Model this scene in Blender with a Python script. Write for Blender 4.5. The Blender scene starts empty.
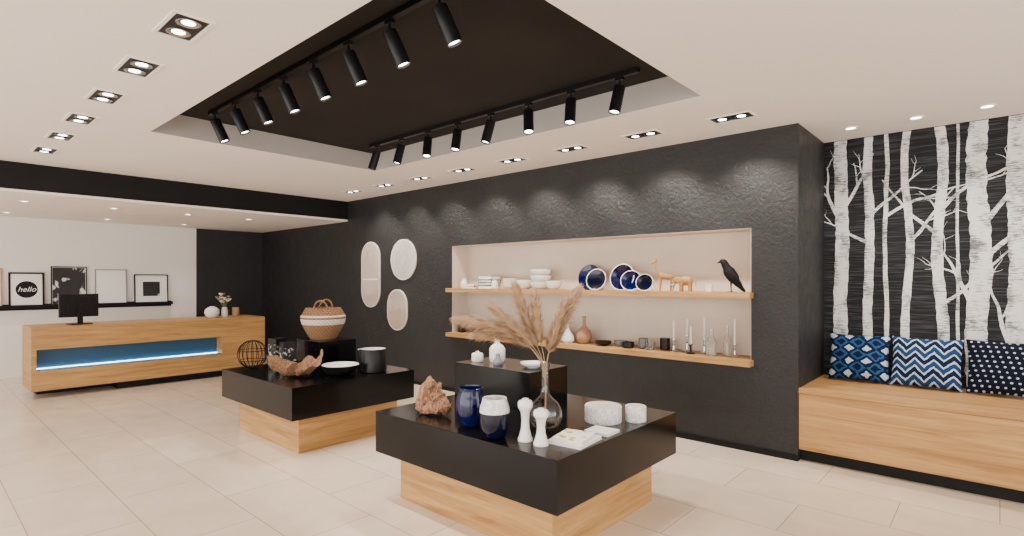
import bpy, math, random
from mathutils import Vector, Matrix, noise
random.seed(7)
PI=math.pi
# ---------------------------------------------------------------- materials
def newmat(name):
    m=bpy.data.materials.new(name);m.use_nodes=True
    nt=m.node_tree;return m,nt,nt.nodes['Principled BSDF']
def lk(nt,a,b): nt.links.new(a,b)
def M(nt,op,a,b=None,c=None,clamp=False):
    n=nt.nodes.new('ShaderNodeMath');n.operation=op;n.use_clamp=clamp
    for i,x in enumerate((a,b,c)):
        if x is None: continue
        if isinstance(x,(int,float)): n.inputs[i].default_value=x
        else: lk(nt,x,n.inputs[i])
    return n.outputs[0]
def coords(nt,scale=(1,1,1)):
    tc=nt.nodes.new('ShaderNodeTexCoord');mp=nt.nodes.new('ShaderNodeMapping')
    lk(nt,tc.outputs['Object'],mp.inputs[0]);mp.inputs['Scale'].default_value=scale
    return mp.outputs[0]
def noi(nt,vec,scale,detail=3,rough=.5,dist=0):
    n=nt.nodes.new('ShaderNodeTexNoise');lk(nt,vec,n.inputs['Vector'])
    n.inputs['Scale'].default_value=scale;n.inputs['Detail'].default_value=detail
    n.inputs['Roughness'].default_value=rough;n.inputs['Distortion'].default_value=dist
    return n.outputs[0]
def mix(nt,f,a,b):
    n=nt.nodes.new('ShaderNodeMix');n.data_type='RGBA'
    if isinstance(f,(int,float)): n.inputs[0].default_value=f
    else: lk(nt,f,n.inputs[0])
    for i,x in ((6,a),(7,b)):
        if isinstance(x,tuple): n.inputs[i].default_value=(*x[:3],1)
        else: lk(nt,x,n.inputs[i])
    return n.outputs[2]
def bump(nt,p,h,strength,dist=.01):
    b=nt.nodes.new('ShaderNodeBump');b.inputs['Strength'].default_value=strength
    b.inputs['Distance'].default_value=dist;lk(nt,h,b.inputs['Height']);lk(nt,b.outputs[0],p.inputs['Normal'])
def ramp(nt,f,a,b):
    n=nt.nodes.new('ShaderNodeMapRange');n.clamp=True
    lk(nt,f,n.inputs[0]);n.inputs[1].default_value=a;n.inputs[2].default_value=b
    return n.outputs[0]
def simple(name,col,rough=.5,metal=0,var=.12,nscale=8,bstr=0,bscale=60,spec=.5,coat=0):
    m,nt,p=newmat(name);v=coords(nt)
    n=noi(nt,v,nscale)
    lk(nt,mix(nt,n,tuple(c*(1-var) for c in col),tuple(min(1,c*(1+var)) for c in col)),p.inputs['Base Color'])
    p.inputs['Roughness'].default_value=rough;p.inputs['Metallic'].default_value=metal
    p.inputs['Specular IOR Level'].default_value=spec;p.inputs['Coat Weight'].default_value=coat
    if bstr: bump(nt,p,noi(nt,v,bscale,4),bstr,.005)
    return m
def emis(name,col,s):
    m,nt,p=newmat(name);p.inputs['Base Color'].default_value=(*col,1)
    p.inputs['Emission Color'].default_value=(*col,1);p.inputs['Emission Strength'].default_value=s
    return m
def wood(name,along='x',c1=(.28,.135,.038),c2=(.54,.315,.12),rough=.42):
    m,nt,p=newmat(name)
    sc={'x':(.7,12,12),'y':(12,.7,12),'z':(12,12,.7)}[along]
    v=coords(nt,sc);n1=noi(nt,v,1.6,6,.6,.8)
    v2=coords(nt,tuple(s*4 for s in sc));n2=noi(nt,v2,2.2,3,.6)
    f=M(nt,'ADD',M(nt,'MULTIPLY',n1,.8),M(nt,'MULTIPLY',n2,.2))
    f=ramp(nt,f,.30,.64)
    lk(nt,mix(nt,f,c1,c2),p.inputs['Base Color'])
    p.inputs['Roughness'].default_value=rough;p.inputs['Specular IOR Level'].default_value=.3;bump(nt,p,f,.08,.003)
    return m
WX_=wood('oak_grain_x','x');WY_=wood('oak_grain_y','y')
WHITE=simple('white_paint',(.82,.785,.75),.75,var=.015,nscale=2,bstr=.05,bscale=90)
CEIL=simple('ceiling_paint',(.88,.82,.77),.8,var=.015,nscale=2)
NICHE=simple('niche_plaster',(.66,.56,.47),.8,var=.07,nscale=6,bstr=.2)
CERW=simple('white_ceramic',(.82,.80,.77),.25,var=.02,coat=.3)
CERM=simple('matte_white',(.78,.75,.72),.6,var=.03)
BLACK=simple('satin_black',(.005,.005,.0055),.35,var=.2,nscale=3,spec=.3)
BLKM=simple('matte_black',(.006,.006,.0065),.6,var=.2,spec=.2)
LACQ=simple('black_lacquer_top',(.003,.003,.0035),.16,var=.25,nscale=2,spec=.25)
NAVY=simple('navy_glaze',(.002,.0035,.016),.15,var=.5,nscale=10,coat=.15,spec=.35)
COBALT=simple('cobalt_glass',(.002,.0045,.042),.08,var=.8,nscale=14,coat=.3,spec=.35)
GREY=simple('grey_ceramic',(.2,.2,.21),.4)
CLAY=simple('tan_clay',(.34,.19,.10),.55,var=.25,nscale=12)
FIGW=simple('figurine_wood',(.36,.18,.06),.5,var=.35,nscale=25)
STEEL=simple('brushed_steel',(.6,.6,.6),.25,metal=1,var=.05)
DKWALLtop=simple('recess_dark',(.018,.0155,.0145),.8,var=.5,nscale=1.3,bstr=.2,spec=.2)
FASC=simple('recess_fascia',(.40,.375,.355),.8,var=.03)
def stucco():
    m,nt,p=newmat('charcoal_stucco');v=coords(nt)
    n=noi(nt,v,1.6,6,.65,.4);n2=noi(nt,v,34,5,.7,.4);n3=noi(nt,v,9,4,.6,.6)
    lk(nt,mix(nt,ramp(nt,n,.25,.75),(.009,.009,.010),(.016,.016,.0175)),p.inputs['Base Color'])
    lk(nt,M(nt,'ADD',M(nt,'MULTIPLY',ramp(nt,n3,.3,.7),.12),.38),p.inputs['Roughness'])
    p.inputs['Specular IOR Level'].default_value=.42
    bump(nt,p,M(nt,'ADD',n2,M(nt,'MULTIPLY',n3,.9)),.75,.012)
    return m
STUC=stucco()
def tile():
    m,nt,p=newmat('cream_floor_tile');v=coords(nt)
    b=nt.nodes.new('ShaderNodeTexBrick');lk(nt,v,b.inputs['Vector'])
    b.offset=.5;b.inputs['Scale'].default_value=1
    b.inputs['Brick Width'].default_value=1.0;b.inputs['Row Height'].default_value=.5
    b.inputs['Mortar Size'].default_value=.003;b.inputs['Mortar Smooth'].default_value=.3
    b.inputs['Color1'].default_value=(.74,.615,.49,1);b.inputs['Color2'].default_value=(.80,.685,.56,1)
    b.inputs['Mortar'].default_value=(.36,.27,.20,1)
    n=noi(nt,v,3,6,.6,.5);
    d=mix(nt,ramp(nt,n,.3,.75),(.88,.85,.82),(1,1,1))
    x=nt.nodes.new('ShaderNodeMix');x.data_type='RGBA';x.blend_type='MULTIPLY';x.inputs[0].default_value=1
    lk(nt,b.outputs[0],x.inputs[6]);lk(nt,d,x.inputs[7]);lk(nt,x.outputs[2],p.inputs['Base Color'])
    lk(nt,M(nt,'ADD',M(nt,'MULTIPLY',ramp(nt,n,.3,.7),.10),.14),p.inputs['Roughness'])
    bump(nt,p,b.outputs['Fac'],-.3,.004)
    return m
TILE=tile()
def mural_bg():
    m,nt,p=newmat('mural_ground');v=coords(nt,(3,1,80))
    n=noi(nt,v,1.0,3,.6,.3)
    lk(nt,mix(nt,ramp(nt,n,.48,.72),(.007,.0075,.009),(.055,.058,.065)),p.inputs['Base Color'])
    p.inputs['Roughness'].default_value=.6;p.inputs['Specular IOR Level'].default_value=.2;return m
def bark():
    m,nt,p=newmat('mural_bark')
    n=noi(nt,coords(nt,(16,1,150)),1.0,3,.65,.8);n2=noi(nt,coords(nt,(9,1,6)),1.0,2)
    f=ramp(nt,M(nt,'ADD',n,M(nt,'MULTIPLY',M(nt,'SUBTRACT',n2,.5),.7)),.50,.64)
    lk(nt,mix(nt,f,(.72,.72,.71),(.13,.13,.135)),p.inputs['Base Color'])
    p.inputs['Roughness'].default_value=.6;return m
def glass(name='clear_glass',col=(.96,.98,.98)):
    m,nt,p=newmat(name);v=coords(nt)
    lk(nt,mix(nt,noi(nt,v,3),col,(1,1,1)),p.inputs['Base Color'])
    p.inputs['Roughness'].default_value=.02;p.inputs['Transmission Weight'].default_value=1
    p.inputs['IOR'].default_value=1.4;return m
GLASS=glass()
def marble():
    m,nt,p=newmat('white_marble');v=coords(nt)
    n=noi(nt,v,9,6,.7,2.5)
    f=ramp(nt,M(nt,'ABSOLUTE',M(nt,'SUBTRACT',n,.5)),0,.05)
    lk(nt,mix(nt,f,(.45,.45,.46),(.80,.78,.76)),p.inputs['Base Color']);p.inputs['Roughness'].default_value=.3;return m
MARB=marble()
def wicker(name,c1,c2):
    m,nt,p=newmat(name)
    tc=nt.nodes.new('ShaderNodeTexCoord');sp=nt.nodes.new('ShaderNodeSeparateXYZ');lk(nt,tc.outputs['Object'],sp.inputs[0])
    ang=M(nt,'ARCTAN2',sp.outputs[1],sp.outputs[0])
    row=M(nt,'FLOOR',M(nt,'MULTIPLY',sp.outputs[2],50))
    s=M(nt,'SINE',M(nt,'ADD',M(nt,'MULTIPLY',ang,34),M(nt,'MULTIPLY',row,PI)))
    f=ramp(nt,s,-1,1);n=noi(nt,coords(nt),40)
    lk(nt,mix(nt,M(nt,'MULTIPLY',M(nt,'ADD',f,n),.55),c1,c2),p.inputs['Base Color'])
    p.inputs['Roughness'].default_value=.8;bump(nt,p,f,.8,.006);return m
# ---------------------------------------------------------------- mesh builder
def smoothpts(pts,rad,k=5):
    P=[Vector(p) for p in pts];n=len(P);op=[];orr=[]
    for i in range(n-1):
        p0=P[max(i-1,0)];p1=P[i];p2=P[i+1];p3=P[min(i+2,n-1)]
        for j in range(k):
            t=j/k
            op.append(.5*((2*p1)+(p2-p0)*t+(2*p0-5*p1+4*p2-p3)*t*t+(3*p1-p0-3*p2+p3)*t**3))
            s=t*t*(3-2*t);orr.append(rad[i]*(1-s)+rad[i+1]*s)
    op.append(P[-1]);orr.append(rad[-1]);return op,orr
class MB:
    def __init__(s): s.v=[];s.f=[];s.mi=[];s.mats=[]
    def m(s,mat):
        if mat not in s.mats: s.mats.append(mat)
        return s.mats.index(mat)
    def add(s,vs,fs,mat,X=None):
        b=len(s.v);k=s.m(mat)
        for p in vs:
            p=Vector(p);s.v.append(X@p if X else p)
        for f in fs: s.f.append([b+i for i in f]);s.mi.append(k)
    def box(s,x0,x1,y0,y1,z0,z1,mat,X=None,side=None):
        vs=[(x,y,z) for z in (z0,z1) for y in (y0,y1) for x in (x0,x1)]
        s.add(vs,[(0,2,3,1),(4,5,7,6),(0,1,5,4),(2,6,7,3)],mat,X)
        s.add(vs,[(0,4,6,2),(1,3,7,5)],side or mat,X)
    def lathe(s,prof,mat,c=(0,0,0),seg=32,X=None,sx=1,sy=1):
        vs=[];fs=[];idx=[]
        for r,z in prof:
            if r<1e-5: idx.append([len(vs)]*seg);vs.append((c[0],c[1],c[2]+z))
            else:
                st=len(vs);idx.append([st+i for i in range(seg)])
                for i in range(seg):
                    a=2*PI*i/seg;vs.append((c[0]+r*sx*math.cos(a),c[1]+r*sy*math.sin(a),c[2]+z))
        for k in range(len(prof)-1):
            A=idx[k];B=idx[k+1]
            for i in range(seg):
                j=(i+1)%seg;q=[A[i],A[j],B[j],B[i]];u=[]
                for t in q:
                    if t not in u: u.append(t)
                if len(u)>2: fs.append(u)
        s.add(vs,fs,mat,X)
    def tube(s,pts,rad,mat,seg=8,smooth=0,closed=False,flat=1,X=None):
        if isinstance(rad,(int,float)): rad=[rad]*len(pts)
        if smooth: pts,rad=smoothpts(pts,rad,smooth)
        P=[Vector(p) for p in pts];n=len(P);vs=[];fs=[];nrm=None
        for i in range(n):
            if closed: t=P[(i+1)%n]-P[i-1]
            else: t=P[min(i+1,n-1)]-P[max(i-1,0)]
            t=t.normalized() if t.length>1e-9 else Vector((0,0,1))
            if nrm is None:
                nrm=Vector((0,0,1)) if abs(t.z)<.9 else Vector((1,0,0))
            nrm=(nrm-t*nrm.dot(t)).normalized();b=t.cross(nrm)
            for k in range(seg):
                a=2*PI*k/seg;vs.append(P[i]+(nrm*math.cos(a)+b*math.sin(a)*flat)*rad[i])
        for i in range(n if closed else n-1):
            j=(i+1)%n
            for k in range(seg):
                l=(k+1)%seg;fs.append((i*seg+k,i*seg+l,j*seg+l,j*seg+k))
        if not closed:
            fs.append(tuple(range(seg))[::-1]);fs.append(tuple((n-1)*seg+k for k in range(seg)))
        s.add(vs,fs,mat,X)
    def ell(s,c,r,mat,X=None,seg=20,rings=12):
        prof=[(math.sin(PI*i/rings),-math.cos(PI*i/rings)) for i in range(rings+1)]
        T=Matrix.Translation(c)@Matrix.Diagonal((r[0],r[1],r[2],1))
        s.lathe(prof,mat,seg=seg,X=(X@T if X else T))
    def prism(s,poly,fn,t0,t1,mat):
        n=len(poly);vs=[fn(a,b,t0) for a,b in poly]+[fn(a,b,t1) for a,b in poly]
        fs=[tuple(range(n)),tuple(range(n,2*n))[::-1]]+[(i,i+n,(i+1)%n+n,(i+1)%n) for i in range(n)]
        s.add(vs,fs,mat)
    def obj(s,name,loc=(0,0,0),rz=0,bevel=0,parent=None,rot=None,sharp=35):
        me=bpy.data.meshes.new(name);me.from_pydata([tuple(p) for p in s.v],[],s.f)
        for m in s.mats: me.materials.append(m)
        me.polygons.foreach_set('material_index',s.mi)
        me.polygons.foreach_set('use_smooth',[True]*len(s.f));me.update()
        import bmesh
        bm=bmesh.new();bm.from_mesh(me);bmesh.ops.recalc_face_normals(bm,faces=bm.faces);bm.to_mesh(me);bm.free()
        me.set_sharp_from_angle(angle=math.radians(sharp))
        o=bpy.data.objects.new(name,me);bpy.context.collection.objects.link(o)
        o.location=loc;o.rotation_euler=rot or (0,0,rz)
        if bevel:
            b=o.modifiers.new('bevel','BEVEL');b.width=bevel;b.segments=2;b.limit_method='ANGLE'
        if parent: o.parent=parent
        return o
def bowlprof(r,h,t=.006,foot=.45,p=.5):
    out=[(0,0),(r*foot,0),(r*foot,.006)]
    n=8
    for i in range(n+1):
        a=i/n;out.append((r*foot+(r-r*foot)*math.sin(a*PI/2),.006+(h-.006)*(1-math.cos(a*PI/2)) ))
    inn=[(max(x-t,0),y+ (t if k<4 else 0)) for k,(x,y) in enumerate(out[3:])]
    return out+[(x,y) for x,y in inn[::-1]]+[(0,.006+t)]
# ---------------------------------------------------------------- room
YW=4.95;XC=-1.245;YT=5.84;H=2.8;XB=-8.08;XL=-11.3;HL=2.47
b=MB();b.box(XL-.2,4,-4.5,YT+.2,-.1,0,TILE);b.obj('floor')
NX0,NX1,NZ0,NZ1,NY=-5.5,-1.62,.745,1.955,5.25
b=MB()
b.box(XL,NX0,YW,5.4,0,2.9,STUC);b.box(NX1,XC,YW,YT+.1,0,2.9,STUC)
b.box(NX0,NX1,YW,5.4,0,NZ0,STUC);b.box(NX0,NX1,YW,5.4,NZ1,2.9,STUC)
b.box(NX0,NX1,NY,5.4,NZ0,NZ1,NICHE)
e=.004
b.box(NX0,NX0+e,YW+.002,NY,NZ0,NZ1,NICHE);b.box(NX1-e,NX1,YW+.002,NY,NZ0,NZ1,NICHE)
b.box(NX0,NX1,YW+.002,NY,NZ1-e,NZ1,NICHE);b.box(NX0,NX1,YW+.002,NY,NZ0,NZ0+e,NICHE)
b.obj('wall_display')
MG=mural_bg();BK=bark()
b=MB();b.box(XL-.1,XL,-4.5,3.72,0,2.9,WHITE);b.box(XL-.1,XL,3.72,5.4,0,2.9,STUC);b.obj('wall_reception')
# ceiling
RX0,RX1,RY0,RY1=-5.56,-1.575,1.46,3.77
b=MB()
b.box(XB,4,RY1,YT+.1,H,H+.2,CEIL);b.box(XB,4,-4.5,RY0,H,H+.2,CEIL)
b.box(XB,RX0,RY0,RY1,H,H+.2,CEIL);b.box(RX1,4,RY0,RY1,H,H+.2,CEIL)
b.box(RX0-.2,RX1+.2,RY0-.2,RY1+.2,H+.2,H+.3,DKWALLtop)
g=.004
b.box(RX0,RX0+g,RY0,RY1,H+.002,H+.2,FASC);b.box(RX1-g,RX1,RY0,RY1,H+.002,H+.2,FASC)
b.box(RX0,RX1,RY0,RY0+g,H+.002,H+.2,FASC);b.box(RX0,RX1,RY1-g,RY1,H+.002,H+.2,FASC)
b.obj('ceiling')
b=MB();b.box(XL,XB-.02,-4.5,YW,HL,HL+.1,CEIL);b.obj('ceiling_reception')
b=MB();b.box(XB-.02,XB,-4.5,YW,HL+.03,H+.1,BLKM);b.box(XB-.02,XB+.004,-4.5,YW,HL,HL+.03,CEIL);b.obj('trim_bulkhead')
b=MB();b.box(XL,XC-.001,YW-.012,YW,0,.05,BLKM);b.obj('baseboard_display')
# mural wall with printed birch trees (flat artwork, part of the wall)
b=MB();b.box(XC,4,YT,YT+.1,0,2.9,MG);lay=[0]
def strip(pts,ws,mat=BK):
    lay[0]+=1;y=YT-.0005-.000010*lay[0]
    P,Wd=smoothpts([(x,0,z) for x,z in pts],ws,4) if len(pts)>2 else ([Vector((x,0,z)) for x,z in pts],ws)
    vs=[];n=len(P)
    for i in range(n):
        t=(P[min(i+1,n-1)]-P[max(i-1,0)]).normalized();nn=Vector((t.z,0,-t.x))
        j=Wd[i]*random.uniform(.88,1.08)
        for sg in (1,-1):
            q=P[i]+nn*sg*j/2;vs.append((max(q.x,XC+.002),y,min(max(q.z,.612),2.795)))
    b.add(vs,[(2*i,2*i+1,2*i+3,2*i+2) for i in range(n-1)],mat)
def branch(x,z,ang,L,w,dep):
    pts=[(x,z)];ws=[w];a=ang;n=5
    for i in range(n):
        a+=random.uniform(-.25,.25)
        x+=math.cos(a)*L/n;z+=math.sin(a)*L/n
        pts.append((x,z));ws.append(w*(1-(i+1)/n*.7))
        if dep>0 and i>0 and random.random()<.5:
            branch(x,z,a+random.choice((-1,1))*random.uniform(.5,.9),L*random.uniform(.3,.5),w*(1-(i+1)/n*.6)*.65,dep-1)
    strip(pts,ws)
trunks=[(-1.10,.115,2),(-.885,.075,2),(-.757,.035,1),(-.60,.06,1),(-.377,.08,3),(-.26,.022,0),(-.13,.14,3),(.10,.12,2),(.35,.06,1),(.6,.13,3),(.85,.07,1),(1.1,.12,2),(1.4,.09,2),(1.75,.14,2),(2.1,.08,2),(2.5,.12,2)]
for x,w,nb in trunks:
    l=random.uniform(-.025,.025)
    pts=[(x+l*math.sin(k*.7+x)+random.uniform(-.004,.004),.6+k*.157) for k in range(15)]
    strip(pts,[w*(1.06-.16*k/14) for k in range(15)])
    for k in range(nb):
        z=random.uniform(.9,2.2);sg=k%2
        branch(x+(w*.3 if sg==0 else -w*.3),z,(random.uniform(.6,1.2) if sg==0 else PI-random.uniform(.6,1.2)),random.uniform(.4,.75),max(.03,w*.3),2)
b.obj('wall_mural')
# shelves
for z in (.80,1.39):
    b=MB();b.box(NX0+.006,NX1-.006,YW+.0,NY-.001,z-.05,z,WX_);b.box(NX0-.02,NX1+.02,YW-.1,YW-.001,z-.05,z,WX_)
    b.obj('wall_shelf')
# bench
b=MB();b.box(XC+.003,3.2,YW,YT-.008,.565,.605,WX_)
b.box(XC+.003,3.2,YW+.008,YT-.008,.10,.562,WX_)
b.box(XC+.003,3.2,YW+.07,YT-.008,0,.10,BLKM);b.obj('built_in_bench',bevel=.002)
# display tables
def table(x0,x1,y0,y1,name='display_table',zb=.322):
    b=MB();b.box(x0,x1,y0,y1,zb,.6,LACQ)
    b.box(x0+.12,x1-.12,y0+.12,y1-.12,0,zb,WX_,side=WY_);b.obj(name,bevel=.003)
table(-3.2,-1.645,2.178,3.52);table(-5.87,-4.39,2.17,3.44)
def riser(x0,x1,y0,y1,z1):
    b=MB();b.box(x0,x1,y0,y1,.6,z1,LACQ);b.obj('display_riser',bevel=.003)
riser(-3.17,-2.41,2.88,3.32,.86);riser(-5.72,-5.22,2.88,3.30,.86)
# reception counter
BLUE=simple('blue_panel',(.014,.075,.15),.45,var=.1)
BLUEL=simple('blue_ledge',(.10,.24,.36),.35,var=.1)
b=MB();x1,x0,y0,y1=-9.0,-9.75,1.09,3.99
b.box(x0,x1,y0,y1,.62,.90,WX_,side=WY_)
b.box(x0,x1,y0,y1,.10,.35,WX_,side=WY_)
b.box(x0,x1,y0,y0+.05,.351,.619,WY_);b.box(x0,x1,3.33,y1,.351,.619,WX_,side=WY_)
b.box(x0+.2,x1-.22,y0+.05,3.33,.351,.619,BLUE)
b.box(x1-.22,x1-.01,y0+.05,3.33,.351,.356,BLUEL)
b.box(x0+.1,x1-.08,2.0,y1-.1,0,.10,BLKM);b.box(x0+.1,x1-.4,y0+.1,2.0,0,.10,BLKM)
LED=emis('led_strip',(.5,.78,1),13)
b.box(x1-.215,x1-.195,y0+.05,3.33,.357,.364,LED)
b.obj('reception_counter',bevel=.002)
# monitor (back towards camera)
b=MB()
T=Matrix.Translation((-9.33,1.62,.9))@Matrix.Rotation(.15,4,'Z')
b.box(-.02,.015,-.22,.22,.10,.41,BLACK,X=T);b.box(.015,.035,-.14,.14,.16,.34,BLACK,X=T)
b.box(-.022,-.0195,-.205,.205,.12,.395,simple('screen',(.02,.02,.03),.1),X=T)
b.box(.03,.05,-.03,.03,.01,.26,BLACK,X=T);b.box(-.09,.11,-.12,.12,0,.014,BLACK,X=T)
b.obj('computer_monitor',bevel=.004)
# picture ledge + frames
b=MB();b.box(XL,XL+.11,-1.5,3.3,1.065,1.085,BLKM);b.box(XL+.10,XL+.11,-1.5,3.3,1.085,1.115,BLKM);b.box(XL,XL+.012,-1.5,3.3,1.03,1.125,BLKM);b.obj('picture_ledge')
PAPER=simple('print_paper',(.8,.79,.77),.7,var=.02)
def photo_mat(name,th):
    m,nt,p=newmat(name);n=noi(nt,coords(nt,(1,6,4)),1.3,3,.5,.6)
    lk(nt,mix(nt,ramp(nt,n,th,th+.05),(.008,.008,.009),(.65,.65,.64)),p.inputs['Base Color']);return m
PH1=photo_mat('bw_photo',.56);PH2=photo_mat('bw_portrait',.6)
def frame(y0,y1,z1,fm,fw,inner,imat,kind=None):
    yc=(y0+y1)/2;w=(y1-y0)/2;h=z1-1.086
    b=MB()
    b.box(-.012,.012,-w,w,0,fw,fm);b.box(-.012,.012,-w,w,h-fw,h,fm)
    b.box(-.012,.012,-w,-w+fw,fw,h-fw,fm);b.box(-.012,.012,w-fw,w,fw,h-fw,fm)
    b.box(-.01,.004,-w+fw,w-fw,fw,h-fw,PAPER)
    if kind=='disc':
        R=w*.62;T=Matrix.Translation((.0045,0,h*.5))@Matrix.Rotation(PI/2,4,'Y')
        b.lathe([(0,0),(R,0),(R,.001),(0,.001)],BLKM,X=T,seg=40)
    elif inner:
        b.box(.004,.006,-w+inner,w-inner,inner,h-inner,imat)
    o=b.obj('picture_frame',loc=(XL+.06,yc,1.086),rot=(0,-.07,0))
    if kind=='disc':
        c=bpy.data.curves.new('lettering','FONT');c.body='hello';c.size=.11;c.align_x='CENTER';c.align_y='CENTER';c.shear=.3
        t=bpy.data.objects.new('lettering',c);bpy.context.collection.objects.link(t);t.parent=o
        t.location=(.0065,0,h*.5);t.rotation_euler=(PI/2,0,PI/2);c.materials.append(PAPER)
frame(.55,1.03,1.68,WX_,.02,.1,PH2)
frame(1.10,1.52,1.62,BLKM,.025,None,None,'disc')
frame(1.60,2.06,1.72,BLKM,.014,.02,PH1)
frame(2.17,2.61,1.68,GREY,.012,.13,PAPER)
frame(2.72,3.24,1.60,BLKM,.018,.13,PH2)
# mirrors
MIRP=simple('pale_mirror_face',(.72,.71,.70),.10,metal=.6,var=.04);MIRK=simple('warm_mirror_face',(.74,.63,.56),.12,metal=.6,var=.04)
MFR=simple('mirror_backing',(.64,.58,.53),.5,var=.03)
def mirror(xc,w,z0,z1,face,split=None):
    R=w/2;zc0=z0+R;zc1=z1-R
    def outl(r):
        o=[]
        for i in range(25): a=PI+PI*i/24;o.append((xc+r*math.cos(a),zc0+r*math.sin(a)))
        for i in range(25): a=PI*i/24;o.append((xc+r*math.cos(a),zc1+r*math.sin(a)))
        return o
    b=MB();fn=lambda a,c,t:(a,t,c)
    b.prism(outl(R),fn,YW-.001,YW-.022,MFR);b.prism(outl(R-.018),fn,YW-.0225,YW-.024,face)
    if split:
        b.prism([(xc-R*.8,split),(xc+R*.8,split),(xc+R*.8,split+.02),(xc-R*.8,split+.02)],fn,YW-.024,YW-.026,CERM)
    for k in range(3):
        rr=R*(.55-.15*k)
        pts=[(xc+rr*math.cos(2*PI*i/36),YW-.0245,zc1-.02+rr*math.sin(2*PI*i/36)) for i in range(36)]
        b.tube(pts,.0018,GREY,seg=5,closed=True)
    b.obj('wall_mirror')
mirror(-7.39,.50,1.07,2.10,MIRK,1.5);mirror(-6.55,.60,1.50,2.101,MIRP);mirror(-6.70,.48,.75,1.36,MIRK)
# ---------------------------------------------------------------- lights fixtures
LAMP=emis('lamp_glow',(1,.96,.9),14)
def spot(loc,dirv,e,ang=75,blend=.7,col=(1,.91,.80),r=.04):
    l=bpy.data.lights.new('spot_lamp','SPOT');l.energy=e;l.spot_size=math.radians(ang);l.spot_blend=blend;l.color=col;l.shadow_soft_size=r
    o=bpy.data.objects.new('spot_lamp',l);bpy.context.collection.objects.link(o);o.location=loc
    o.rotation_euler=Vector(dirv).to_track_quat('-Z','Y').to_euler();return o
def downlight(x,y,h,e=22,ang=100,dirv=(0,0,-1)):
    b=MB();L,Wd=.17,.095;fw=.018
    b.box(-L,L,-Wd,-Wd+fw,-.006,0,CEIL);b.box(-L,L,Wd-fw,Wd,-.006,0,CEIL)
    b.box(-L,-L+fw,-Wd+fw,Wd-fw,-.006,0,CEIL);b.box(L-fw,L,-Wd+fw,Wd-fw,-.006,0,CEIL)
    b.box(-L+fw,L-fw,-Wd+fw,Wd-fw,-.002,0,BLACK)
    for sx in (-.075,.075):
        b.lathe([(.056,-.002),(.058,-.007),(.050,-.008),(.034,-.004)],STEEL,c=(sx,0,0),seg=24)
        b.lathe([(0,-.0045),(.032,-.0045),(.032,-.003),(0,-.003)],LAMP,c=(sx,0,0),seg=20)
    b.obj('recessed_downlight',loc=(x,y,h))
    spot((x,y,h-.02),dirv,e,ang,.8)
for i in range(8): downlight(-1.6-.783*i,4.43,H,120,95,(0,.42,-1))
for i in range(6): downlight(-3.13-.80*i,.97,H,50)
def roundlight(x,y,h,e=15):
    b=MB();b.lathe([(.055,0),(.055,-.006),(.042,-.008),(.036,-.002)],CEIL,seg=24)
    b.lathe([(0,-.003),(.037,-.003),(.037,-.001),(0,-.001)],LAMP,seg=24);b.obj('round_downlight',loc=(x,y,h))
    spot((x,y,h-.02),(0,0,-1),e,95,.8)
for x in (-.95,-.50,-.07,.5,1.1): roundlight(x,5.41,H,38)
for y in (1.02,1.93,2.83,3.7): roundlight(-8.93,y,HL,24)
for y in (1.02,2.2,3.3): roundlight(-10.6,y,HL,34)
def track(x0,x1,y,xs,dirs,e):
    root=bpy.data.objects.new('track_light_rail',None);bpy.context.collection.objects.link(root)
    b=MB();b.box(x0,x1,y-.018,y+.018,2.965,3.0,BLACK)
    for x,d in zip(xs,dirs):
        d=Vector(d).normalized();piv=Vector((x,y,2.90));b.box(x-.03,x+.03,y-.015,y+.015,2.945,2.965,BLACK)
        b.tube([(x,y,2.95),(x,y,2.885)],.008,BLACK,seg=8)
        Q=Matrix.Translation(piv+d*.015)@d.to_track_quat('-Z','Y').to_matrix().to_4x4()
        b.lathe([(0,.02),(.03,.02),(.042,.012),(.043,-.17),(.043,-.185),(.037,-.185),(.035,-.17)],BLACK,X=Q,seg=24)
        b.lathe([(0,-.168),(.0355,-.168),(.0355,-.172),(0,-.172)],LAMP,X=Q,seg=20)
        spot(piv+d*.21,d,e,62,.6)
    b.obj('rail_with_heads',parent=root)
xs1=[-5.13+.427*i for i in range(8)];xs2=[-5.07+.431*i for i in range(8)]
track(-5.25,-1.75,1.84,xs1,[(.25,.35,-1) for i in range(8)],52)
track(-5.2,-1.9,3.47,xs2,[((-.22,-.1,.15,.05,-.15,.2,.1,-.1)[i],-.22,-1) for i in range(8)],52)
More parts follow.
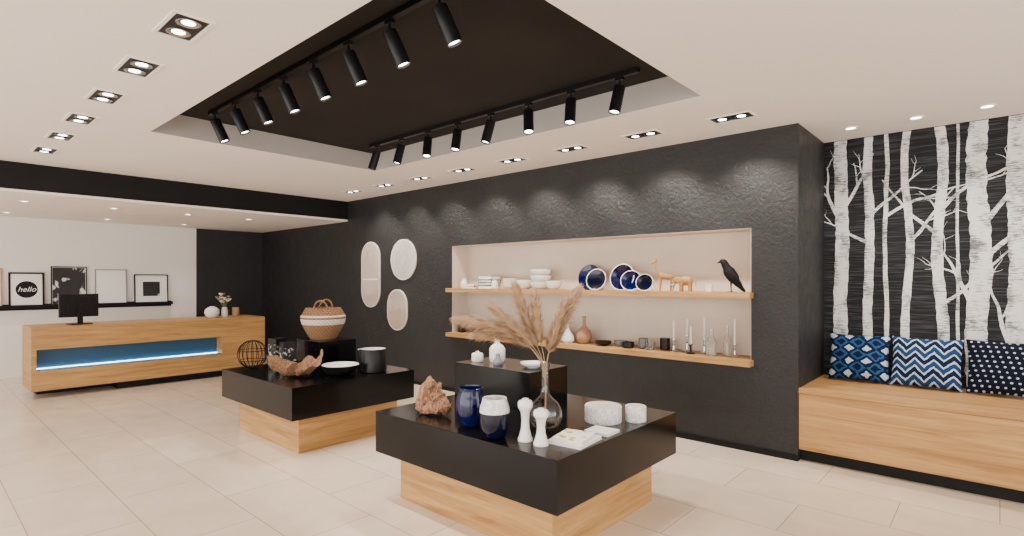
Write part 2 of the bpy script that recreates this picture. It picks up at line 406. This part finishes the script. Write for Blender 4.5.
# ---------------------------------------------------------------- cushions
def cushmat(name,kind):
    m,nt,p=newmat(name);tc=nt.nodes.new('ShaderNodeTexCoord');sp=nt.nodes.new('ShaderNodeSeparateXYZ');lk(nt,tc.outputs['Object'],sp.inputs[0])
    x,z=sp.outputs[0],sp.outputs[2];x=M(nt,'ADD',x,10);z=M(nt,'ADD',z,10)
    n=noi(nt,coords(nt),30,3);jit=M(nt,'MULTIPLY',M(nt,'SUBTRACT',n,.5),.4)
    fr=lambda s,k:M(nt,'ABSOLUTE',M(nt,'SUBTRACT',M(nt,'FRACT',M(nt,'MULTIPLY',s,k)),.5))
    navy=(.003,.010,.038);wh=(.42,.51,.60);lb=(.018,.075,.20)
    if kind==1:
        d=M(nt,'ADD',M(nt,'ADD',fr(x,7.5),fr(z,9)),jit)
        a=M(nt,'LESS_THAN',d,.27);r=M(nt,'LESS_THAN',M(nt,'ABSOLUTE',M(nt,'SUBTRACT',d,.62)),.09)
        c=mix(nt,a,navy,wh);c=mix(nt,r,c,lb)
    elif kind==2:
        v=M(nt,'ADD',M(nt,'MULTIPLY',z,17),M(nt,'MULTIPLY',fr(x,8),2.2))
        s=M(nt,'FRACT',M(nt,'ADD',v,jit));a=M(nt,'GREATER_THAN',s,.70)
        r=M(nt,'GREATER_THAN',M(nt,'FRACT',M(nt,'MULTIPLY',M(nt,'ADD',v,jit),.5)),.5)
        c=mix(nt,a,mix(nt,r,navy,(.010,.04,.12)),wh)
    else:
        row=M(nt,'FLOOR',M(nt,'MULTIPLY',z,26));xo=M(nt,'ADD',x,M(nt,'MULTIPLY',row,.012))
        a=M(nt,'LESS_THAN',M(nt,'ADD',M(nt,'MULTIPLY',fr(xo,22),fr(xo,22)),M(nt,'MULTIPLY',fr(z,26),fr(z,26))),M(nt,'ADD',M(nt,'MULTIPLY',jit,.2),.035))
        c=mix(nt,a,(.003,.005,.015),wh)
    lk(nt,c,p.inputs['Base Color']);p.inputs['Roughness'].default_value=.9;p.inputs['Specular IOR Level'].default_value=.15
    bump(nt,p,noi(nt,coords(nt),220,2),.3,.002);return m
def cushion(xc,w,h,kind,yaw,lean=-.28):
    b=MB();n=28;vs=[];fs=[];mt=cushmat('cushion_fabric_%d'%kind,kind)
    for side in (1,-1):
        st=len(vs)
        for j in range(n+1):
            for i in range(n+1):
                u=2*i/n-1;v=2*j/n-1
                th=.085*((max(0,1-abs(u)**2.6))*(max(0,1-abs(v)**2.6)))**.5
                th*=1+.14*noise.noise(Vector((u*2,v*2,kind*5)))
                X=u*w/2*(1-.06*(1-v*v));Z=v*h/2*(1-.07*(1-u*u))
                vs.append((X,-side*(th+.003),Z+h/2))
        for j in range(n):
            for i in range(n):
                q=[st+j*(n+1)+i,st+j*(n+1)+i+1,st+(j+1)*(n+1)+i+1,st+(j+1)*(n+1)+i]
                fs.append(q if side==1 else q[::-1])
    o0=(n+1)*(n+1);E=[j for j in range(n+1)]+[j*(n+1)+n for j in range(1,n+1)]+[n*(n+1)+i for i in range(n-1,-1,-1)]+[j*(n+1) for j in range(n-1,0,-1)]
    for k in range(len(E)): a,c=E[k],E[(k+1)%len(E)];fs.append((a,c,c+o0,a+o0))
    b.add(vs,fs,mt);b.obj('throw_cushion',loc=(xc,5.60,.612),rot=(lean,0,yaw),sharp=60)
cushion(-.93,.46,.42,1,.05);cushion(-.46,.48,.42,2,-.04);cushion(.05,.50,.43,3,.03)
# ---------------------------------------------------------------- front table decor
def lobj(name,prof,mat,loc,seg=40,extra=None):
    b=MB();b.lathe(prof,mat,seg=seg)
    return b.obj(name,loc=loc)
ZT=.6005
m_,nt,p=newmat('driftwood_grain');n=noi(nt,coords(nt,(26,26,6)),2.5,6,.7,1.5)
lk(nt,mix(nt,ramp(nt,n,.38,.62),(.06,.018,.006),(.48,.25,.13)),p.inputs['Base Color']);p.inputs['Roughness'].default_value=.6;bump(nt,p,n,.8,.012);DRIFT=m_
b=MB()
b.tube([(-.09,-.01,.01),(-.07,0,.06),(-.045,.0,.12),(-.03,.0,.18),(-.035,.01,.235)],[.035,.055,.06,.045,.012],DRIFT,seg=40,smooth=12,flat=.75)
b.tube([(.10,.02,.015),(.06,.01,.05),(.015,0,.10),(.01,.01,.15),(.035,.02,.20)],[.02,.05,.055,.04,.01],DRIFT,seg=40,smooth=12,flat=.7)
b.tube([(-.08,-.02,.02),(0,-.02,.035),(.07,.0,.03),(.115,.02,.06)],[.03,.045,.04,.012],DRIFT,seg=32,smooth=12,flat=.8)
for i,q in enumerate(b.v):
    r=abs(noise.noise(q*16+Vector((4,2,7))));n1=noise.noise_vector(Vector((q.x*20,q.y*20,q.z*8)))
    b.v[i]=q+n1*.022+Vector((q.x,q.y,0)).normalized()*(-.03*r+.01)+noise.noise_vector(q*60)*.006
mz=min(q.z for q in b.v)
for q in b.v: q.z=max(q.z-mz-.006,0)
b.obj('driftwood_sculpture',loc=(-2.83,2.38,ZT),rz=.4,sharp=80)
lobj('blue_glass_jar',[(0,0),(.06,0),(.078,.02),(.09,.08),(.092,.13),(.085,.18),(.072,.21),(.076,.232),(.071,.236),(.066,.21),(.078,.17),(.084,.12),(.06,.02),(0,.015)],COBALT,(-2.45,2.36,ZT))
b=MB();b.lathe([(0,0),(.045,0),(.065,.015),(.083,.06),(.087,.10),(.0865,.145)],NAVY)
b.lathe([(.0865,.145),(.084,.175),(.072,.208),(.070,.225),(.062,.225),(.064,.20),(.075,.16),(.075,.12),(.05,.03),(0,.02)],MARB)
b.obj('two_tone_jar',loc=(-2.16,2.27,ZT))
def cs(h): return [(0,0),(.042,0),(.042,.012),(.034,.03),(.024,.07),(.022,h*.5),(.026,h*.68),(.036,h*.76),(.042,h*.80),(.042,h*.9),(.036,h*.95),(.018,h*.97),(.018,h),(.012,h),(.012,h*.93),(0,h*.93)]
lobj('candlestick',cs(.235),CERW,(-1.985,2.335,ZT));lobj('candlestick',cs(.20),CERW,(-1.868,2.33,ZT))
# glass vase with pampas
vase=bpy.data.objects.new('pampas_glass_vase',None);bpy.context.collection.objects.link(vase);vase.location=(-2.03,2.57,ZT)
b=MB();pr=[(0,0),(.04,0),(.07,.015),(.095,.05),(.105,.09),(.10,.13),(.08,.165),(.045,.195),(.028,.22),(.024,.26),(.024,.36),(.03,.395),(.034,.40)]
b.lathe(pr+[(x-.0035,z+.003 if i<3 else z) for i,(x,z) in list(enumerate(pr))[::-1] if x>.01]+[(0,.004)],GLASS,seg=48);b.obj('vase_glass',parent=vase)
m_,nt,p=newmat('pampas_plume');n=noi(nt,coords(nt),25,3)
lk(nt,mix(nt,n,(.32,.18,.085),(.68,.49,.32)),p.inputs['Base Color']);p.inputs['Roughness'].default_value=.9;PAMP=m_
STEM=simple('dry_stem',(.35,.24,.11),.7)
b=MB();Rv=Vector((.746,.666,0));Fv=Vector((-.666,.746,0));Z=Vector((0,0,1))
def plume(base,mid,tip,L0,rad,n=620):
    f=lambda q:Rv*q[0]+Fv*q[1]+Z*q[2]
    P,_=smoothpts([f((base*-.3,0,.03)),f((base,0,.38)),f(mid),f(tip)],[1]*4,12)
    b.tube(P,[.0024]*len(P),STEM,seg=5)
    k0=int(len(P)*L0);vs=[];fs=[]
    for _ in range(n):
        t=random.random();k=k0+t*(len(P)-1-k0);i=min(int(k),len(P)-2);c=P[i].lerp(P[i+1],k-i)
        ax=(P[i+1]-P[i]).normalized();rv=Vector((random.gauss(0,1),random.gauss(0,1),random.gauss(0,1)));rv=(rv-ax*rv.dot(ax)).normalized()
        r=rad*(math.sin(PI*min(1,t*.8+.15))**.6)*random.uniform(.25,1.05)
        e=c+ax*random.uniform(.03,.09)+rv*r;mp=c.lerp(e,.5)+rv*r*.25;e.z-=random.uniform(0,.03)
        w=ax.cross(rv)*.0019;s=len(vs);vs+= [c-w,c+w,mp+w,mp-w,e];fs+=[(s,s+1,s+2,s+3),(s+3,s+2,s+4)]
    b.add(vs,fs,PAMP)
plume(-.015,(-.20,0,.58),(-.50,.02,.66),.50,.068,2400)
plume(-.012,(-.17,.05,.55),(-.40,.06,.57),.52,.055,1700)
plume(-.008,(-.09,.03,.60),(-.17,.05,.84),.5,.065,2200)
plume(-.01,(-.13,-.05,.57),(-.30,-.06,.73),.52,.055,1700)
plume(.0,(-.04,.0,.60),(-.06,.04,.80),.52,.055,1700)
plume(.01,(.06,.0,.56),(.19,.0,.82),.46,.068,2600)
plume(.008,(.04,-.05,.54),(.10,-.06,.74),.5,.055,1700)
b.obj('pampas_stems',parent=vase,sharp=80)
lobj('lidded_marble_box',[(0,0),(.115,0),(.117,.004),(.117,.066),(.112,.068),(.112,.071),(.117,.073),(.117,.098),(.113,.102),(0,.102)],MARB,(-1.89,2.99,ZT),seg=48)
lobj('lidded_marble_box',[(0,0),(.064,0),(.066,.004),(.066,.062),(.062,.064),(.062,.067),(.066,.069),(.066,.094),(.063,.098),(0,.098)],MARB,(-1.735,3.13,ZT))
def book(name,loc,w,d,h,rz,cover):
    b=MB();b.box(-w/2,w/2,-d/2,d/2,0,.003,cover);b.box(-w/2,w/2,-d/2,d/2,h-.003,h,cover);b.box(-w/2,-w/2+.003,-d/2,d/2,.003,h-.003,cover)
    b.box(-w/2+.003,w/2-.004,-d/2+.004,d/2-.004,.003,h-.003,PAPER);b.obj(name,loc=loc,rz=rz)
m_,nt,p=newmat('dotted_cover');tc=nt.nodes.new('ShaderNodeTexCoord');vo=nt.nodes.new('ShaderNodeTexVoronoi');lk(nt,tc.outputs['Object'],vo.inputs['Vector']);vo.inputs['Scale'].default_value=16
lk(nt,mix(nt,M(nt,'LESS_THAN',vo.outputs['Distance'],.3),(.8,.78,.74),(.45,.30,.03)),p.inputs['Base Color']);DOT=m_
book('hardcover_book',(-1.77,2.51,ZT),.21,.25,.018,.1,CERM);book('hardcover_book',(-1.775,2.51,ZT+.019),.18,.20,.015,.22,DOT)
book('hardcover_book',(-1.755,2.765,ZT),.16,.14,.014,.05,PAPER)
ZR=.8605
lobj('shallow_dish',bowlprof(.095,.035,.005),CERW,(-2.56,3.10,ZR))
lobj('bottle_vase',[(0,0),(.055,0),(.062,.02),(.062,.10),(.045,.125),(.022,.14),(.018,.16),(.024,.20),(.018,.20),(.013,.165),(0,.16)],CERM,(-2.95,3.13,ZR))
lobj('small_jar',[(0,0),(.04,0),(.046,.01),(.046,.055),(.040,.065),(.014,.068),(.014,.08),(0,.082)],CERM,(-3.06,3.02,ZR))
lobj('small_jar',[(0,0),(.035,0),(.038,.02),(.02,.05),(.016,.075),(.020,.08),(0,.08)],GREY,(-2.84,3.02,ZR))
# ---------------------------------------------------------------- second table decor
WK1=wicker('wicker_natural',(.10,.045,.016),(.38,.21,.10));WK2=wicker('wicker_white',(.45,.40,.35),(.8,.76,.71))
b=MB()
def rad(z):
    t=z/.34;return .13+.105*math.sin(min(1,t*1.3)*PI/2)-.055*max(0,t-.70)/.30
rows=17
for k in range(rows):
    z0=.34*k/rows;z1=.34*(k+1)/rows;pr=[(rad(z0+(z1-z0)*i/4)+.005*math.sin(PI*i/4),z0+(z1-z0)*i/4) for i in range(5)]
    b.lathe(pr,WK2 if k in (8,9,10,12) else WK1,seg=48)
b.lathe([(0,.002),(.13,.002)],WK1,seg=48);b.lathe([(rad(.34),.34),(rad(.34)-.012,.34),(.17,.2),(.12,.012),(0,.012)],WK1,seg=48)
for s in (1,-1):
    pts=[Vector((.0,s*.165,.32))+Vector((.07*math.cos(PI*i/10),s*.02*math.sin(PI*i/10),.10*math.sin(PI*i/10))) for i in range(11)]
    b.tube(pts,.009,WK1,seg=8)
b.obj('wicker_basket',loc=(-5.51,3.08,ZR),rz=.9)
# wire sphere
b=MB()
for k in range(9):
    a=PI*k/9;T=Matrix.Translation((0,0,.14))@Matrix.Rotation(a,4,'Z')
    b.tube([T@Vector((.14*math.cos(2*PI*i/40),0,.14*math.sin(2*PI*i/40))) for i in range(40)],.0035,BLKM,seg=6,closed=True)
for zz in (-.06,.04):
    r=math.sqrt(.14**2-zz**2);b.tube([(r*math.cos(2*PI*i/40),r*math.sin(2*PI*i/40),.14+zz) for i in range(40)],.0035,BLKM,seg=6,closed=True)
b.obj('wire_sphere',loc=(-5.70,2.40,ZT+.003))
# patterned boxes
m_,nt,p=newmat('patterned_box');n=noi(nt,coords(nt,(1,1,1)),16,1,.4,1.5)
lk(nt,mix(nt,ramp(nt,n,.58,.60),(.006,.006,.007),(.5,.49,.47)),p.inputs['Base Color']);PAT=m_
for x,y,h,w,rz in ((-5.74,2.68,.28,.13,.2),(-5.55,2.70,.25,.13,-.15)):
    b=MB();b.box(-w/2,w/2,-w/2,w/2,0,h*.78,PAT);b.box(-w/2-.003,w/2+.003,-w/2-.003,w/2+.003,h*.78,h,BLACK);b.obj('gift_canister',loc=(x,y,ZT),rz=rz,bevel=.003)
# driftwood bowl
b=MB()
prof=[(0,.02),(.05,.008),(.10,.012),(.15,.03),(.185,.06),(.21,.09),(.235,.13),(.225,.135),(.19,.09),(.16,.065),(.13,.045),(.06,.038),(0,.035)]
b.lathe(prof,DRIFT,seg=72,sx=1.08,sy=.72)
for i,pp in enumerate(b.v):
    a=math.atan2(pp.y,pp.x);r=math.hypot(pp.x,pp.y)
    pp.z+= (r/.23)**2*(.045*math.sin(a*2+.6)+.035*math.sin(a*5+1)+.02*math.sin(a*9));q=noise.noise_vector(pp*14)*.03;b.v[i]=pp+q
mz=min(q.z for q in b.v)
for q in b.v:q.z-=mz
b.obj('driftwood_bowl',loc=(-4.92,2.47,ZT),rz=.6,sharp=80)
def pot(x,y,r,h):
    b=MB();b.lathe([(0,0),(r*.92,0),(r*.98,.008),(r,h-.007),(r-.004,h)],BLACK,seg=48);b.lathe([(r-.004,h),(r-.009,h-.002),(r-.009,h-.05),(0,h-.05)],CERW,seg=48);b.obj('planter_pot',loc=(x,y,ZT))
pot(-4.60,3.10,.125,.225);pot(-4.86,3.20,.095,.19)
b=MB();b.lathe([(0,0),(.07,0),(.12,.02),(.165,.075),(.172,.10)],BLACK,seg=48);b.lathe([(.172,.10),(.166,.104),(.158,.09),(.11,.03),(0,.02)],CERW,seg=48);b.obj('serving_bowl',loc=(-4.66,2.78,ZT))
# ---------------------------------------------------------------- counter decor
lobj('round_vase',[(0,0),(.05,0),(.09,.03),(.108,.08),(.10,.13),(.06,.165),(.035,.172),(.035,.18),(.028,.18),(.028,.16),(0,.16)],CERM,(-9.33,3.30,.9005))
b=MB();b.lathe([(0,0),(.04,0),(.05,.04),(.045,.11),(.035,.16),(.028,.16),(.038,.11),(0,.02)],MARB)
PET=simple('cream_petals',(.75,.66,.52),.8,var=.2,nscale=30);LEAF=simple('sage_leaf',(.14,.17,.08),.7)
for k in range(18):
    a=random.uniform(0,2*PI);r=random.uniform(.02,.12);h=random.uniform(.22,.36);q=(r*math.cos(a),r*math.sin(a),h)
    b.tube([(0,0,.1),(q[0]*.4,q[1]*.4,.2),q],.002,LEAF,seg=5,smooth=3)
    for j in range(6):
        d=Matrix.Translation(q)@Matrix.Rotation(j*PI/3,4,'Z')@Matrix.Rotation(.7,4,'Y')
        b.ell((0,0,.02),(.008,.014,.024),PET if k%3 else LEAF,X=d,seg=8,rings=5)
b.obj('flower_vase',loc=(-9.36,3.50,.9005))
lobj('tall_dark_vase',[(0,0),(.05,0),(.055,.02),(.055,.13),(.05,.15),(.042,.15),(.046,.12),(0,.02)],CLAY,(-9.38,3.68,.9005))
# ---------------------------------------------------------------- shelf decor
Z1=1.3905;Z2=.8005;YS=5.03
def tray(n,w,d,h,step):
    b=MB()
    for i in range(n):
        z=i*step;b.box(-w/2,w/2,-d/2,d/2,z,z+.006,CERW);
        for a in ((-w/2,-w/2+.005,-d/2,d/2),(w/2-.005,w/2,-d/2,d/2),(-w/2,w/2,-d/2,-d/2+.005),(-w/2,w/2,d/2-.005,d/2)): b.box(*a,z+.006,z+h,CERW)
    return b
tray(2,.22,.14,.03,.022).obj('dish_stack',loc=(-5.19,YS,Z1));tray(4,.24,.16,.05,.034).obj('dish_stack',loc=(-4.90,YS+.02,Z1))
lobj('small_pitcher',[(0,0),(.04,0),(.05,.03),(.045,.08),(.03,.11),(.036,.135),(.030,.135),(.025,.11),(.04,.08),(0,.02)],CERW,(-5.38,YS+.03,Z1))
lobj('small_pitcher',[(0,0),(.035,0),(.042,.03),(.04,.07),(.028,.10),(.032,.115),(.027,.115),(.023,.10),(.035,.07),(0,.02)],CERW,(-4.71,YS-.08,Z1))
b=MB()
for i in range(4): b.lathe(bowlprof(.105,.05,.005),CERW,c=(0,0,i*.026))
b.obj('bowl_stack',loc=(-4.57,YS+.06,Z1))
lobj('mixing_bowl',bowlprof(.115,.11,.007),CERW,(-4.32,YS+.04,Z1))
b=MB()
for i in range(3): b.lathe(bowlprof(.125,.09,.006),CERW,c=(0,0,i*.072))
b.obj('bowl_stack',loc=(-4.055,YS+.02,Z1))
lobj('mixing_bowl',bowlprof(.092,.10,.006),CERW,(-3.82,YS-.04,Z1))
def plate(name,x,r,tilt,outer,inner,y=5.12,yaw=0,depth=.02):
    b=MB();b.lathe([(0,0),(r*.5,0),(r*.93,depth),(r,depth+.006),(r*.995,depth+.01),(r*.93,depth+.008)],outer,seg=48)
    b.lathe([(r*.93,depth+.008),(r*.5,.009),(0,.009)],inner,seg=48)
    T=Matrix.Rotation(yaw,4,'Z')@Matrix.Rotation(PI/2-tilt,4,'X')
    b.v=[T@q for q in b.v];mz=min(q.z for q in b.v)
    for q in b.v:q.z-=mz
    b.obj(name,loc=(x,y,Z1))
plate('ceramic_plate',-3.42,.145,.22,NAVY,COBALT,5.15);plate('ceramic_plate',-3.28,.12,.25,CERW,NAVY,5.07,.1)
plate('ceramic_plate',-2.97,.145,.22,CERW,COBALT,5.13,0,.06);plate('ceramic_plate',-2.85,.11,.3,CERW,COBALT,5.06,.3,.04)
plate('ceramic_plate',-2.69,.09,.28,CERW,NAVY,5.05,.2,.03)
# giraffe
b=MB()
b.tube([(.075,0,.135),(.04,0,.14),(-.02,0,.15),(-.05,0,.165)],[.018,.03,.032,.022],FIGW,seg=12,smooth=4)
b.tube([(-.045,0,.16),(-.07,0,.21),(-.085,0,.265),(-.092,0,.29)],[.022,.014,.010,.011],FIGW,seg=10,smooth=4)
b.tube([(-.08,0,.30),(-.10,0,.292),(-.135,0,.275)],[.010,.015,.008],FIGW,seg=10,smooth=4)
for sy in (.007,-.007): b.tube([(-.085,sy,.30),(-.082,sy,.325)],[.003,.004],FIGW,seg=6);b.tube([(-.085,sy,.298),(-.075,sy*3,.306)],[.005,.001],FIGW,seg=6)
for x in (-.042,.06):
    for sy in (.016,-.016): b.tube([(x,sy,.14),(x+.003,sy,.07),(x-.002,sy,.012),(x-.002,sy,0)],[.013,.008,.006,.009],FIGW,seg=8,smooth=3)
b.tube([(.088,0,.14),(.10,0,.10),(.098,0,.06)],[.004,.002,.004],FIGW,seg=6)
b.obj('giraffe_figurine',loc=(-2.47,YS,Z1),rz=.3)
b=MB()
b.tube([(.08,0,.09),(.05,0,.10),(0,0,.102),(-.04,0,.098)],[.022,.044,.046,.034],FIGW,seg=14,smooth=4)
b.tube([(-.04,0,.105),(-.07,0,.11),(-.09,0,.085),(-.10,0,.05),(-.10,0,.022),(-.115,0,.012)],[.03,.030,.018,.011,.008,.006],FIGW,seg=12,smooth=4)
for s in (1,-1):
    b.ell((-.055,s*.034,.105),(.024,.006,.032),FIGW)
    b.tube([(-.085,s*.014,.075),(-.11,s*.018,.062),(-.125,s*.018,.07)],[.004,.003,.001],CERM,seg=6,smooth=3)
    for x in (-.025,.055): b.tube([(x,s*.024,.09),(x,s*.024,.04),(x,s*.024,0)],[.022,.016,.017],FIGW,seg=10,smooth=3)
b.tube([(.098,0,.10),(.11,0,.07),(.108,0,.045)],[.004,.003,.003],FIGW,seg=6)
b.obj('elephant_figurine',loc=(-2.26,YS-.02,Z1),rz=.25)
b=MB()
b.tube([(-.115,0,.262),(-.092,0,.270),(-.072,0,.274),(-.052,0,.266),(-.032,0,.230),(-.005,0,.180),(.028,0,.130),(.06,0,.085),(.095,0,.04),(.125,0,.005)],
       [.001,.007,.024,.031,.034,.052,.050,.032,.019,.010],BLKM,seg=16,smooth=5,flat=.85)
for s in (1,-1):
    b.tube([(.0,s*.036,.19),(.034,s*.040,.135),(.075,s*.026,.085),(.108,s*.008,.04)],[.018,.026,.016,.004],BLKM,seg=10,smooth=4,flat=.5)
    b.tube([(.012,s*.018,.11),(.008,s*.018,.05),(.012,s*.018,.004)],[.010,.004,.003],BLKM,seg=6,smooth=3)
    for a in (-.5,0,.5,PI): b.tube([(.012,s*.018,.004),(.012-.035*math.cos(a),s*.018+.03*math.sin(a),.003)],[.003,.0015],BLKM,seg=5)
b.obj('bird_figurine',loc=(-1.81,YS-.06,Z1),rz=.45)
lobj('tealight_holder',[(0,0),(.035,0),(.035,.07),(.03,.07),(.03,.02),(0,.02)],CERM,(-2.05,5.1,Z1))
# lower shelf
def cup(x,y,r,h,mo,mi_,name='cup',handle=False):
    b=MB();b.lathe([(0,0),(r*.8,0),(r,.01),(r,h)],mo,seg=32);b.lathe([(r,h),(r-.006,h),(r-.006,.015),(0,.015)],mi_,seg=32)
    if handle: b.tube([(r-.003,0,h*.8),(r+.03,0,h*.75),(r+.03,0,h*.35),(r-.003,0,h*.25)],.006,mo,seg=6,smooth=4)
    b.obj(name,loc=(x,y,Z2),rz=random.uniform(0,6))
for i,(x,y) in enumerate([(-5.38,5.02),(-5.20,5.10),(-5.04,4.95),(-4.9,5.12),(-4.74,4.96)]): cup(x,y,.055,.12 if i%2 else .15,BLACK,GREY if i%2 else CERW,'coffee_mug',True)
lobj('storage_canister',[(0,0),(.06,0),(.063,.01),(.063,.13),(.055,.14),(.015,.145),(.015,.165),(0,.168)],BLKM,(-4.56,5.05,Z2))
lobj('teardrop_vase',[(0,0),(.06,0),(.10,.03),(.105,.06),(.07,.12),(.03,.19),(.014,.25),(.012,.28),(.008,.28),(.008,.2),(0,.19)],CERM,(-3.76,5.06,Z2))
lobj('teardrop_vase',[(0,0),(.05,0),(.075,.03),(.07,.07),(.03,.13),(.012,.17),(.01,.2),(.006,.2),(0,.15)],CERM,(-3.60,4.97,Z2))
lobj('storage_canister',[(0,0),(.05,0),(.052,.01),(.052,.12),(.045,.13),(.012,.135),(.012,.15),(0,.152)],CERW,(-4.36,5.08,Z2))
lobj('storage_canister',[(0,0),(.045,0),(.047,.01),(.047,.09),(.04,.10),(.012,.105),(.012,.12),(0,.122)],CERW,(-4.20,5.0,Z2))
lobj('bottle_vase',[(0,0),(.05,0),(.078,.03),(.088,.08),(.07,.14),(.03,.18),(.018,.21),(.018,.27),(.028,.30),(.022,.30),(.012,.26),(0,.2)],CLAY,(-3.43,5.04,Z2))
lobj('small_bowl',bowlprof(.09,.05,.006),BLACK,(-3.16,5.0,Z2));lobj('small_bowl',bowlprof(.075,.06,.006),GREY,(-2.99,5.08,Z2))
cup(-2.86,5.0,.06,.06,BLACK,BLACK,'tealight_holder');cup(-2.74,5.1,.05,.10,GREY,BLACK,'tumbler')
cup(-2.62,5.02,.05,.09,GLASS,GLASS,'glass_tumbler');cup(-2.5,5.1,.05,.12,BLACK,GREY,'tumbler')
def candle(x,y,h,hc,mat):
    b=MB();b.lathe([(0,0),(.04,0),(.042,.008),(.012,.02),(.009,h*.5),(.015,h*.55),(.009,h*.6),(.012,h*.9),(.022,h*.95),(.022,h),(0,h)],mat,seg=24)
    b.lathe([(0,h),(.010,h),(.009,h+hc),(0,h+hc+.004)],CERM,seg=16);b.obj('taper_candle_holder',loc=(x,y,Z2))
candle(-2.38,5.04,.12,.18,STEEL);candle(-2.28,5.12,.16,.16,STEEL);candle(-2.19,5.0,.09,.17,BLACK);candle(-2.10,5.1,.14,.2,STEEL);candle(-1.80,5.06,.12,.22,STEEL)
lobj('glass_bottle',[(0,0),(.045,0),(.048,.02),(.048,.13),(.02,.18),(.016,.24),(.020,.25),(.013,.25),(.012,.18),(.042,.12),(.042,.01),(0,.008)],GLASS,(-1.99,5.0,Z2))
lobj('glass_bottle',[(0,0),(.035,0),(.038,.02),(.03,.16),(.013,.2),(.013,.27),(.009,.27),(.009,.2),(.026,.15),(.032,.01),(0,.008)],GLASS,(-1.89,5.12,Z2))
# ---------------------------------------------------------------- global light
def area(name,loc,dirv,sx,sy,e,col=(1,1,1)):
    l=bpy.data.lights.new(name,'AREA');l.shape='RECTANGLE';l.size=sx;l.size_y=sy;l.energy=e;l.color=col
    o=bpy.data.objects.new(name,l);bpy.context.collection.objects.link(o);o.location=loc;o.rotation_euler=Vector(dirv).to_track_quat('-Z','Y').to_euler()
area('rear_fill',(-3.5,-4.3,1.4),(0,1,0),13,2.6,480,(1,.96,.91))  # soft fill lamp added behind the camera, no storefront is modelled
area('side_fill',(3.8,1,1.4),(-1,0,0),9,2.6,230,(1,.96,.91))  # second fill lamp added out of view on the right, no window there
w=bpy.data.worlds.new('World');bpy.context.scene.world=w;w.use_nodes=True
w.node_tree.nodes['Background'].inputs[0].default_value=(1,.95,.89,1);w.node_tree.nodes['Background'].inputs[1].default_value=1.4
cam=bpy.data.cameras.new('camera');co=bpy.data.objects.new('camera',cam);bpy.context.collection.objects.link(co)
co.location=(0,0,1.5);co.rotation_euler=(PI/2,0,math.atan2(.666,.746));cam.sensor_width=36;cam.lens=546.5/1024*36;cam.shift_y=12/1024
bpy.context.scene.camera=co
